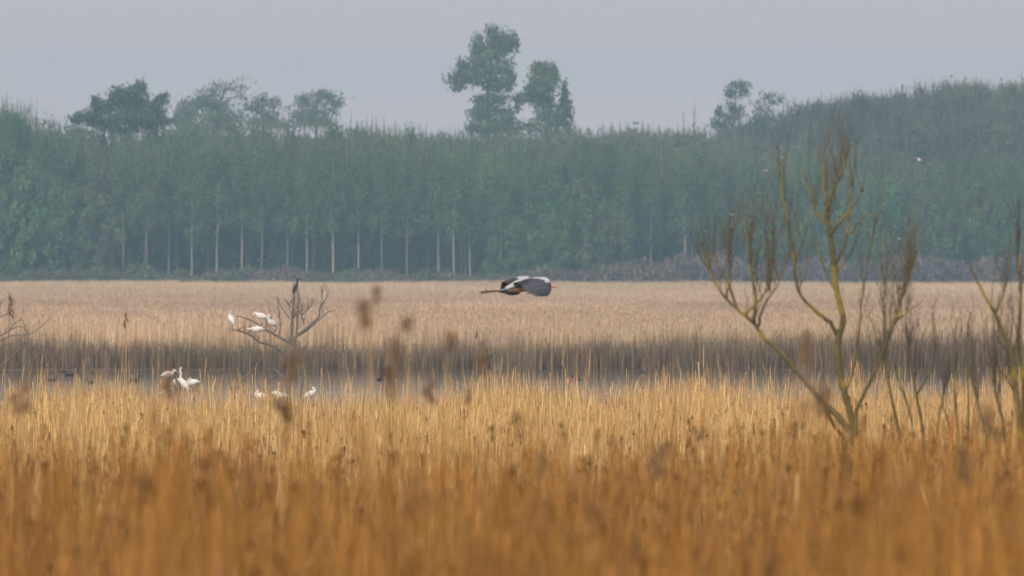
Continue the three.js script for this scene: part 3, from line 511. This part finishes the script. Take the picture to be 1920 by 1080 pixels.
// ---------------------------------------------------------------- seed heads that stand out in front
function soloReed(px, py, s, wide, tall, label) {
  const q = place(px, py, s), y = ground(q.x, -q.z), o = top(new THREE.Group(), 'reed'), h = q.y - y; o.position.set(q.x, y - 0.03, q.z);
  tag(o, label, 'reed', 'single reeds standing above the rest');
  const st = new Shape(), a0 = rr(-0.05, 0.05), at = (t) => V(a0 * h * (1 - t * t) * -1, h * t, 0.03 * h * (1 - t));
  st.tube([0, 0.3, 0.6, 0.85, 1].map(at), [0.004, 0.004, 0.0035, 0.003, 0.0015], 5, vary(GOLD, 0.15));
  st.mesh('stem', M.reed, o);
  for (let k = 0; k < 2; k++) { const lf = new Shape(), b = at(rr(0.4, 0.75)), d = k ? 1 : -1, len = rr(0.3, 0.5); lf.ribbon([0, 0.33, 0.66, 1].map((u) => V(b.x + d * len * u * 0.7, b.y + len * (0.5 * u - 0.9 * u * u), b.z)), [0.014, 0.016, 0.012, 0.002], V(0, 0.3, 1).normalize(), vary(STRAW, 0.2)); lf.mesh('leaf', M.reed, o); }
  const hd = new Shape(), W = wide / s / 2, T = tall / s / 2, c = [0.24, 0.145, 0.075], lobes = [0, 1, 2, 3].map((k) => [gauss() * 0.75 * W, (k / 1.5 - 1) * T * 0.8 + gauss() * 0.2 * T, rr(0.35, 0.8)]);
  for (let k = 0; k < 110; k++) {
    const a = rr(0, 6.283), e = rr(-1, 1), [ox, oy, f] = lobes[k % 4], rad = W * f * Math.sqrt(rnd()), p = V(ox + Math.cos(a) * rad, h + oy + e * T * 0.45, Math.sin(a) * rad), l = rr(0.2, 0.45) * T * 2;
    hd.ribbon([V(p.x * 0.3, p.y + l * 0.4, p.z * 0.3), p, V(p.x * 1.15 + W * 0.1, p.y - l * 0.5, p.z * 1.15)], [0.003, rr(0.005, 0.011), 0.003], V(-Math.sin(a), 0.2, Math.cos(a)).normalize(), vary(c, 0.3));
  }
  hd.mesh('seed_head', M.reed, o);
}
[[684, 574, 430, 46, 44, 'tall reed with a round blurred brown seed head right of the dead tree'],
 [703, 537, 420, 24, 26, 'tall reed whose small brown head overlaps the far reed horizon'],
 [768, 596, 430, 44, 26, 'tall reed with a wide flat blurred head left of the heron'],
 [838, 626, 400, 32, 32, 'tall reed with a blurred head below and left of the heron'],
 [741, 642, 420, 34, 40, 'reed with a faint blurred head between two darker ones, mid left of centre'],
 [549, 672, 430, 50, 52, 'reed with a large brown head in front of the dead tree\'s trunk'],
 [908, 664, 380, 30, 36, 'reed with a blurred brown head straight below the heron\'s tail'],
 [806, 724, 330, 30, 34, 'reed with a dark brown head against the water, left of centre'],
 [874, 734, 300, 20, 22, 'reed with a small brown head low against the water near the centre'],
 [1516, 634, 430, 44, 50, 'reed with a brown blurred head in front of the bare willow\'s left limbs'],
 [1547, 735, 420, 60, 54, 'reed with a large pale brown head low in front of the bare willow'],
 [1850, 776, 430, 60, 46, 'reed with a wide brown head before the right-hand shrub'],
 [1238, 846, 420, 56, 50, 'reed with a large dark head among the golden reeds right of centre'],
 [1313, 806, 260, 24, 20, 'reed with a small curled dark head right of the large dark one'],
 [48, 738, 420, 50, 46, 'reed with a blurred brown head low at the left, before the water'],
 [313, 710, 400, 26, 44, 'reed with a brown head in front of the left group of spoonbills'],
 [235, 598, 120, 11, 24, 'slim reed with a sharp upright brown head above the left water'],
 [16, 571, 130, 22, 36, 'reed with a drooping brown head at the left frame edge'],
 [894, 623, 125, 8, 10, 'thin reed with a tiny dark head below the heron\'s legs'],
 [400, 852, 420, 60, 40, 'reed with a smeared brown head low in the left golden reeds'],
 [525, 762, 330, 40, 40, 'reed with a brown head in front of the lowest spoonbills'],
 [1020, 860, 400, 40, 36, 'reed with a brown head in the golden reeds below centre'],
 [1800, 860, 400, 44, 60, 'reed with a dark ragged head low at the right'],
].forEach((a) => soloReed(...a));

// ---------------------------------------------------------------- birds
const WHITE = [0.82, 0.79, 0.73], CREAM = [0.72, 0.6, 0.4], BLACK = [0.022, 0.022, 0.026];
function bird(name, label, category, group, shape, at, turn, material = M.feather) {
  const m = shape.mesh(numbered(name), material); m.position.copy(at); m.rotation.y = turn; scene.add(m); return tag(m, label, category, group);
}
// spoonbill, looking along +x; y = 0 at the feet. neck: list of sections after the breast
function spoonbill(o) {
  const s = new Shape(), L = o.leg, p = o.pitch ?? 0.15, c = Math.cos(p), sn = Math.sin(p), R = (x, y, rw, rh) => [x * c - y * sn, L + 0.17 + x * sn + y * c, 0, rw, rh];
  const white = (f, a, q) => vary(WHITE, 0.04);
  const B = [R(-0.32, -0.02, 0.015, 0.008), R(-0.25, -0.01, 0.05, 0.03), R(-0.13, 0.0, 0.105, 0.095), R(0.02, -0.005, 0.125, 0.13), R(0.15, 0.0, 0.1, 0.11), R(0.22, 0.03, 0.06, 0.07)], b = R(0.2, 0.02, 0, 0);
  const N = o.neck.map(([x, y, r]) => [b[0] + x, b[1] + y, o.side ? o.side * x : 0, r, r]);
  s.loft([...B, ...N], 12, white, 4);
  const h = N[N.length - 1], dir = o.bill, len = 0.2, q = (t, w, k) => [h[0] + dir[0] * len * t, h[1] + dir[1] * len * t, h[2] + (o.side ?? 0) * dir[0] * len * t, w, k];
  s.loft([q(0, 0.018, 0.018), q(0.3, 0.012, 0.009), q(0.7, 0.013, 0.006), q(0.88, 0.026, 0.005), q(1, 0.012, 0.003)], 8, [0.03, 0.028, 0.026], 3);
  for (const z of [-0.04, 0.04]) {                      // thigh, shank, toes
    s.loft([[0.0, L + 0.1, z, 0.035, 0.035], [-0.01, L + 0.03, z, 0.02, 0.02], [-0.02, L - 0.03, z, 0.009, 0.009]], 7, white, 2);
    s.tube([V(-0.02, L - 0.02, z), V(0.01, L * 0.48, z), V(0, 0.01, z)], [0.008, 0.009, 0.007], 5, [0.035, 0.03, 0.03]);
    for (const a of [-0.5, 0, 0.5, 3.14]) s.tube([V(0, 0.012, z), V(Math.cos(a) * 0.08, 0.006, z + Math.sin(a) * 0.08)], [0.006, 0.004], 4, [0.035, 0.03, 0.03]);
  }
  return s;
}
const UPRIGHT = [[0.05, 0.08, 0.034], [0.06, 0.17, 0.027], [0.05, 0.25, 0.026], [0.075, 0.3, 0.034], [0.105, 0.3, 0.03]], TUCK = [[0.0, 0.1, 0.05], [-0.06, 0.13, 0.045], [-0.1, 0.12, 0.035]], DOWN = [[0.08, 0.06, 0.04], [0.14, 0.05, 0.035], [0.17, 0.0, 0.036], [0.18, -0.03, 0.028]], REACH = [[0.1, 0.0, 0.04], [0.2, -0.01, 0.034], [0.27, 0.0, 0.036], [0.3, -0.005, 0.028]], PREEN = [[0.06, 0.1, 0.04], [0.03, 0.17, 0.036], [-0.04, 0.16, 0.036], [-0.07, 0.12, 0.03]];
const SB = 'white spoonbills round the dead trees';
const sb = (px, footY, s, o, turn, label, dz = 0) => { const q = place(px, footY, s); q.z += dz; bird('spoonbill', label, 'spoonbill', SB, spoonbill(o), q, turn).scale.set(0.9, 1.06, 1.06); };
sb(436, 618, 47, { leg: 0.24, pitch: 0.5, neck: TUCK, bill: [-0.9, -0.3] }, 2.0, 'white spoonbill on the outermost left twig of the dead tree, head tucked', 0.8);
sb(491, 613, 47, { leg: 0.24, pitch: 0.2, neck: DOWN, bill: [0.1, -1] }, Math.PI - 0.15, 'white spoonbill topmost on the dead tree\'s left branch, bill hanging down', 0.25);
sb(486, 636, 47, { leg: 0.22, pitch: -0.05, neck: REACH, bill: [0.9, -0.2] }, Math.PI + 0.1, 'white spoonbill lowest on the left branch, neck stretched out to the left', 0.85);
sb(512, 624, 47, { leg: 0.2, pitch: 0.45, neck: PREEN, bill: [-0.4, -0.8] }, Math.PI + 0.6, 'white spoonbill nearest the dead tree\'s trunk, preening with its neck raised', 0.4);
sb(329, 741, 48.6, { leg: 0.3, pitch: 0.3, neck: [[0.04, 0.12, 0.04], [0.03, 0.26, 0.034], [0.03, 0.38, 0.034], [0.06, 0.43, 0.042], [0.09, 0.42, 0.03]], bill: [0.7, -0.7] }, 0.4, 'white spoonbill with its neck held straight up behind the dark stump');
sb(314, 724, 48.2, { leg: 0.26, pitch: 0.1, neck: [[0.06, 0.08, 0.04], [0.11, 0.12, 0.034], [0.15, 0.09, 0.034], [0.17, 0.05, 0.028]], bill: [0.3, -0.9] }, 0.2, 'white spoonbill with arched neck left of the dark stump, half behind reeds');
sb(346, 745, 49.4, { leg: 0.3, pitch: 0.6, neck: UPRIGHT, bill: [0.6, -0.8] }, 2.4, 'white spoonbill with ruffled upright stance just right of the dark stump');
sb(363, 739, 48.2, { leg: 0.26, pitch: -0.15, neck: TUCK, bill: [-0.8, -0.5] }, Math.PI - 0.3, 'white hunched spoonbill, rightmost of the group at the dark stump');
sb(312, 757, 50, { leg: 0.24, pitch: 0.05, neck: TUCK, bill: [-0.8, -0.5] }, 0.3, 'white spoonbill lowest at the stump\'s left, mostly hidden by reeds');
sb(490, 763, 50, { leg: 0.22, pitch: 0.05, neck: TUCK, bill: [-0.8, -0.5] }, Math.PI, 'smallest showing white spoonbill in the water, left of three below the dead tree');
sb(521, 763, 50, { leg: 0.26, pitch: -0.35, neck: DOWN, bill: [0.2, -1] }, 0.2, 'white spoonbill standing in water straight below the dead tree\'s trunk');
sb(581, 761, 50, { leg: 0.24, pitch: 0.35, neck: TUCK, bill: [-0.8, -0.5] }, 0.1, 'white spoonbill in the water right of the dead tree\'s foot');
{ // cormorant on the top of the dead tree, facing away to the right
  const s = new Shape(), dark = () => vary(BLACK, 0.2);
  s.loft([[-0.2, -0.1, 0, 0.02, 0.006], [-0.13, 0.0, 0, 0.03, 0.015], [-0.085, 0.1, 0, 0.07, 0.065], [-0.03, 0.24, 0, 0.085, 0.085], [0.01, 0.35, 0, 0.06, 0.065], [0.035, 0.43, 0, 0.034, 0.038], [0.03, 0.5, 0, 0.027, 0.03], [0.045, 0.545, 0, 0.032, 0.034], [0.09, 0.55, 0, 0.018, 0.02]], 12, dark, 4);
  s.loft([[0.08, 0.55, 0, 0.014, 0.016], [0.13, 0.552, 0, 0.008, 0.009], [0.155, 0.545, 0, 0.004, 0.005]], 6, [0.12, 0.1, 0.06], 2);
  for (const z of [-1, 1]) { s.loft([[-0.15, 0.0, z * 0.05, 0.012, 0.02], [-0.1, 0.14, z * 0.08, 0.02, 0.05], [-0.03, 0.3, z * 0.075, 0.02, 0.05], [0.0, 0.36, z * 0.05, 0.012, 0.02]], 8, dark, 3); s.tube([V(-0.02, 0.12, z * 0.04), V(0.01, 0.04, z * 0.035), V(0.02, 0.0, z * 0.03)], [0.02, 0.012, 0.01], 5, BLACK); for (const a of [-0.4, 0, 0.4]) s.tube([V(0.02, 0.006, z * 0.03), V(0.09, -0.004, z * 0.03 + a * 0.08)], [0.008, 0.005], 4, BLACK); }
  bird('cormorant', 'black cormorant perched upright on the top of the dead tree', 'cormorant', null, s, place(556, 549, 47), 0.25, M.darkFeather);
}
{ // flying heron, heading right, wings at the bottom of the stroke
  const s = new Shape(), GREYB = [0.3, 0.31, 0.35], PALEG = [0.44, 0.45, 0.49], SLATE = [0.045, 0.05, 0.068], INK = [0.014, 0.015, 0.021], BUFF = [0.5, 0.4, 0.3];
  const bodyColor = (f, a, q) => { const up = Math.sin(a); if (f < 1.3) return vary(up > 0.2 ? [0.13, 0.135, 0.155] : INK, 0.1); if (f < 6) return vary(up > 0.25 ? PALEG : up > -0.15 ? INK : BUFF, 0.08); return vary(f > 8.4 && up > 0.5 ? INK : [0.55, 0.54, 0.53], 0.06); };
  s.loft([[-0.43, -0.075, 0, 0.05, 0.012], [-0.34, -0.062, 0, 0.05, 0.035], [-0.24, -0.03, 0, 0.065, 0.06], [-0.1, 0.005, 0, 0.085, 0.095], [0.05, 0.015, 0, 0.085, 0.095], [0.14, -0.01, 0, 0.065, 0.075], [0.2, -0.05, 0, 0.04, 0.045], [0.235, -0.04, 0, 0.03, 0.036], [0.25, 0.0, 0, 0.03, 0.034], [0.3, 0.005, 0, 0.034, 0.034], [0.36, -0.005, 0, 0.024, 0.024]], 14, bodyColor, 5);
  s.loft([[0.345, -0.005, 0, 0.016, 0.02], [0.44, -0.01, 0, 0.01, 0.012], [0.525, -0.016, 0, 0.002, 0.003]], 8, [0.62, 0.17, 0.045], 3);
  s.loft([[0.3, 0.03, 0.0, 0.01, 0.006], [0.22, 0.035, 0, 0.008, 0.005], [0.14, 0.025, 0, 0.003, 0.002]], 5, INK, 2);
  for (const z of [-1, 1]) {                            // trailing legs and toes
    const y = z > 0 ? -0.014 : 0, c = [0.17, 0.085, 0.045];
    s.loft([[-0.2, -0.07, z * 0.03, 0.03, 0.03], [-0.3, -0.07, z * 0.03, 0.02, 0.02], [-0.38, -0.06, z * 0.028, 0.012, 0.012]], 7, () => vary([0.12, 0.1, 0.1], 0.1), 3);
    s.tube([V(-0.37, -0.06, z * 0.028), V(-0.5, -0.062 + y, z * 0.028), V(-0.62, -0.074 + y, z * 0.028)], [0.01, 0.011, 0.01], 6, c);
    for (const [dx, dy, dz] of [[-0.115, 0.006, 0.01], [-0.11, -0.012, -0.012], [-0.1, 0.0, 0.03]]) s.tube([V(-0.61, -0.074 + y, z * 0.028), V(-0.61 + dx * 0.5, -0.078 + y + dy * 0.4, z * 0.028 + dz), V(-0.61 + dx, -0.074 + y + dy * 1.6 - 0.01, z * 0.028 + dz)], [0.009, 0.008, 0.004], 5, c);
    s.tube([V(-0.6, -0.07 + y, z * 0.028), V(-0.625, -0.045 + y, z * 0.03), V(-0.64, -0.03 + y, z * 0.03)], [0.008, 0.006, 0.003], 5, c);
  }
  const lead = [[0.1, 0.06, 0.06], [0.13, 0.115, 0.16], [0.15, 0.14, 0.28], [0.17, 0.135, 0.4], [0.18, 0.11, 0.5], [0.2, 0.03, 0.57], [0.19, -0.06, 0.6], [0.14, -0.13, 0.61]], trail = [[-0.2, 0.02, 0.05], [-0.24, 0.05, 0.16], [-0.24, 0.06, 0.28], [-0.22, 0.02, 0.4], [-0.2, -0.04, 0.5], [-0.16, -0.09, 0.57], [-0.08, -0.13, 0.6], [0.04, -0.15, 0.61]];
  for (const z of [1, -1]) {
    const A = new THREE.CatmullRomCurve3(lead.map((p) => V(...p))), B = new THREE.CatmullRomCurve3(trail.map((p) => V(...p))), NU = 56, NV = 14, grid = [[], []];
    for (let i = 0; i <= NU; i++) for (let j = 0; j <= NV; j++) {
      const u = i / NU, v = j / NV, a = A.getPoint(u), b = B.getPoint(u), q = a.clone().lerp(b, v), span = a.distanceTo(b);
      const saw = u > 0.5 ? ((u * 15) % 1 - 0.5) * 0.11 * smooth(0.55, 1, v) * smooth(0.5, 0.8, u) : ((u * 22) % 1 - 0.5) * 0.03 * smooth(0.7, 1, v);
      q.addScaledVector(b.clone().sub(a).normalize(), saw);
      const arch = 0.045 * span * Math.sin(Math.PI * Math.min(1, v * 1.25)) * (1 - 0.5 * u); q.y += arch; q.z += 0.35 * arch * u;
      const pale = v < lerp(0.5, 0.2, smooth(0.2, 0.6, u)) && u < 0.66, front = v < 0.06, col = front && u < 0.6 ? [0.62, 0.61, 0.62] : pale ? PALEG : v > 0.62 && u < 0.45 ? INK : SLATE, th = 0.008 * Math.sin(Math.PI * clamp(v, 0.04, 0.96)) + 0.001;
      const far = z < 0 ? 0.012 : 0, k = rr(0.95, 1.05) * (pale || front ? 1 : 0.75 + 0.7 * hash2(Math.floor((u + 0.1 * v) * 30), 7));
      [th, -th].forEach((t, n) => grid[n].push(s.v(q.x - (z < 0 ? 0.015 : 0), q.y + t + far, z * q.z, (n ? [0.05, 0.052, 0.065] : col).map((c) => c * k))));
    }
    const at = (n, i, j) => grid[n][i * (NV + 1) + j];
    for (let i = 0; i < NU; i++) for (let j = 0; j < NV; j++) for (const n of [0, 1]) s.quad(at(n, i, j), at(n, i + 1, j), at(n, i + 1, j + 1), at(n, i, j + 1));
    for (let i = 0; i < NU; i++) for (const j of [0, NV]) s.quad(at(0, i, j), at(0, i + 1, j), at(1, i + 1, j), at(1, i, j));
  }
  bird('heron', 'grey heron flying right low over the marsh with trailing legs', 'heron', null, s, place(985, 537, 125), 0.35);
}
function gull(o) {                                       // heading +x
  const s = new Shape(), w = () => vary([0.78, 0.78, 0.76], 0.05);
  s.loft([[-0.2, 0, 0, 0.03, 0.006], [-0.1, 0, 0, 0.045, 0.04], [0.02, 0, 0, 0.055, 0.055], [0.11, 0.01, 0, 0.04, 0.04], [0.16, 0.02, 0, 0.034, 0.034], [0.195, 0.015, 0, 0.012, 0.012]], 9, w, 3);
  s.tube([V(0.19, 0.015, 0), V(0.23, 0.008, 0)], [0.008, 0.003], 5, [0.3, 0.08, 0.04]);
  for (const z of [-1, 1]) {
    const A = [[0.08, 0.02, 0.04], [0.12, o.up * 0.5, 0.22], [0.02, o.up, 0.42], [-0.06, o.up * 1.1, 0.5]], B = [[-0.06, 0.01, 0.04], [-0.04, o.up * 0.48, 0.22], [-0.06, o.up * 0.95, 0.38], [-0.08, o.up * 1.08, 0.5]]; let pa, pb;
    A.forEach((a, k) => { const c = k === 3 ? [0.1, 0.1, 0.1] : [0.62, 0.63, 0.65], b = B[k], va = [s.v(a[0], a[1] + 0.008, z * a[2], c), s.v(a[0], a[1] - 0.004, z * a[2], c)], vb = [s.v(b[0], b[1] + 0.003, z * b[2], c), s.v(b[0], b[1] - 0.001, z * b[2], c)]; if (k) { s.quad(pa[0], va[0], vb[0], pb[0]); s.quad(pa[1], va[1], vb[1], pb[1]); s.quad(pa[0], va[0], va[1], pa[1]); s.quad(pb[0], vb[0], vb[1], pb[1]); } pa = va; pb = vb; });
  }
  return s;
}
const GG = 'white gulls flying before the wood';
[[1725, 301, 25, 0.22, 0.5, 'white gull flying above the right part of the wood, largest of the gulls'], [1466, 296, 24, 0.3, 1.5, 'white gull in front of the wood by the willow\'s thin left limb tip'], [1437, 320, 18, 0.1, 0.3, 'faint grey-white gull lower left of the willow\'s thin limb tip'], [1373, 403, 18, 0.15, 0.8, 'small pale gull above the willow\'s lower left twigs'], [1687, 448, 18, 0.1, 0.4, 'small pale gull right of the willow above its right limb'], [1498, 277, 16, 0.2, 1.2, 'tiny pale gull highest of those near the willow']].forEach(([px, py, s, up, turn, label]) => bird('gull', label, 'gull', GG, gull({ up }), place(px, py, s), turn));
function duck(c, head, bill) {                           // floating, heading +x, y = 0 at the waterline
  const s = new Shape();
  s.loft([[-0.25, 0.08, 0, 0.02, 0.01], [-0.17, 0.05, 0, 0.07, 0.05], [-0.02, 0.045, 0, 0.1, 0.08], [0.12, 0.05, 0, 0.075, 0.07], [0.17, 0.09, 0, 0.04, 0.045], [0.185, 0.15, 0, 0.028, 0.03], [0.2, 0.2, 0, 0.034, 0.036], [0.235, 0.205, 0, 0.02, 0.02]], 10, (f) => vary(f > 4.6 ? head : c, 0.15), 3);
  s.loft([[0.225, 0.2, 0, 0.014, 0.012], [0.26, 0.192, 0, 0.015, 0.006], [0.285, 0.19, 0, 0.008, 0.003]], 6, bill, 2);
  return s;
}
const DK = 'dark waterbirds on the marsh water', onWater = (px, py) => { const s = (py - HORIZON) / EYE; return place(px, HORIZON + EYE * s, s); };
[[1207, 699, 0.1, 'dark duck swimming along the far waterline right of centre'], [1082, 713, 3.0, 'small dark duck on the open water below and right of the heron'], [134, 704, 0.2, 'larger dark waterbird at the left by the far waterline, right of a smaller one', 1.5], [117, 697, 2.6, 'smaller dark waterbird at the left by the far waterline'], [252, 715, 0.4, 'dark waterbird on the water left of the spoonbill group'], [170, 718, 2.4, 'brownish waterbird on the left water between reed heads'], [98, 714, 0.3, 'leftmost dark waterbird, low on the water'], [712, 713, 1.2, 'dark waterbird on the water right of the dead tree'], [1902, 696, 2.9, 'dark waterbird by the far waterline at the right frame edge']].forEach(([px, py, turn, label, k = 1]) => bird('waterbird', label, 'waterbird', DK, duck([0.035, 0.033, 0.032], [0.02, 0.02, 0.022], [0.15, 0.12, 0.1]), onWater(px, py), turn).scale.setScalar(k));
bird('small_white_bird', 'tiny white bird just above the golden reed tips right of centre', 'bird', null, gull({ up: 0.25 }), place(1128, 747, 60), 1.2).scale.setScalar(0.35);

renderer.render(scene, camera);
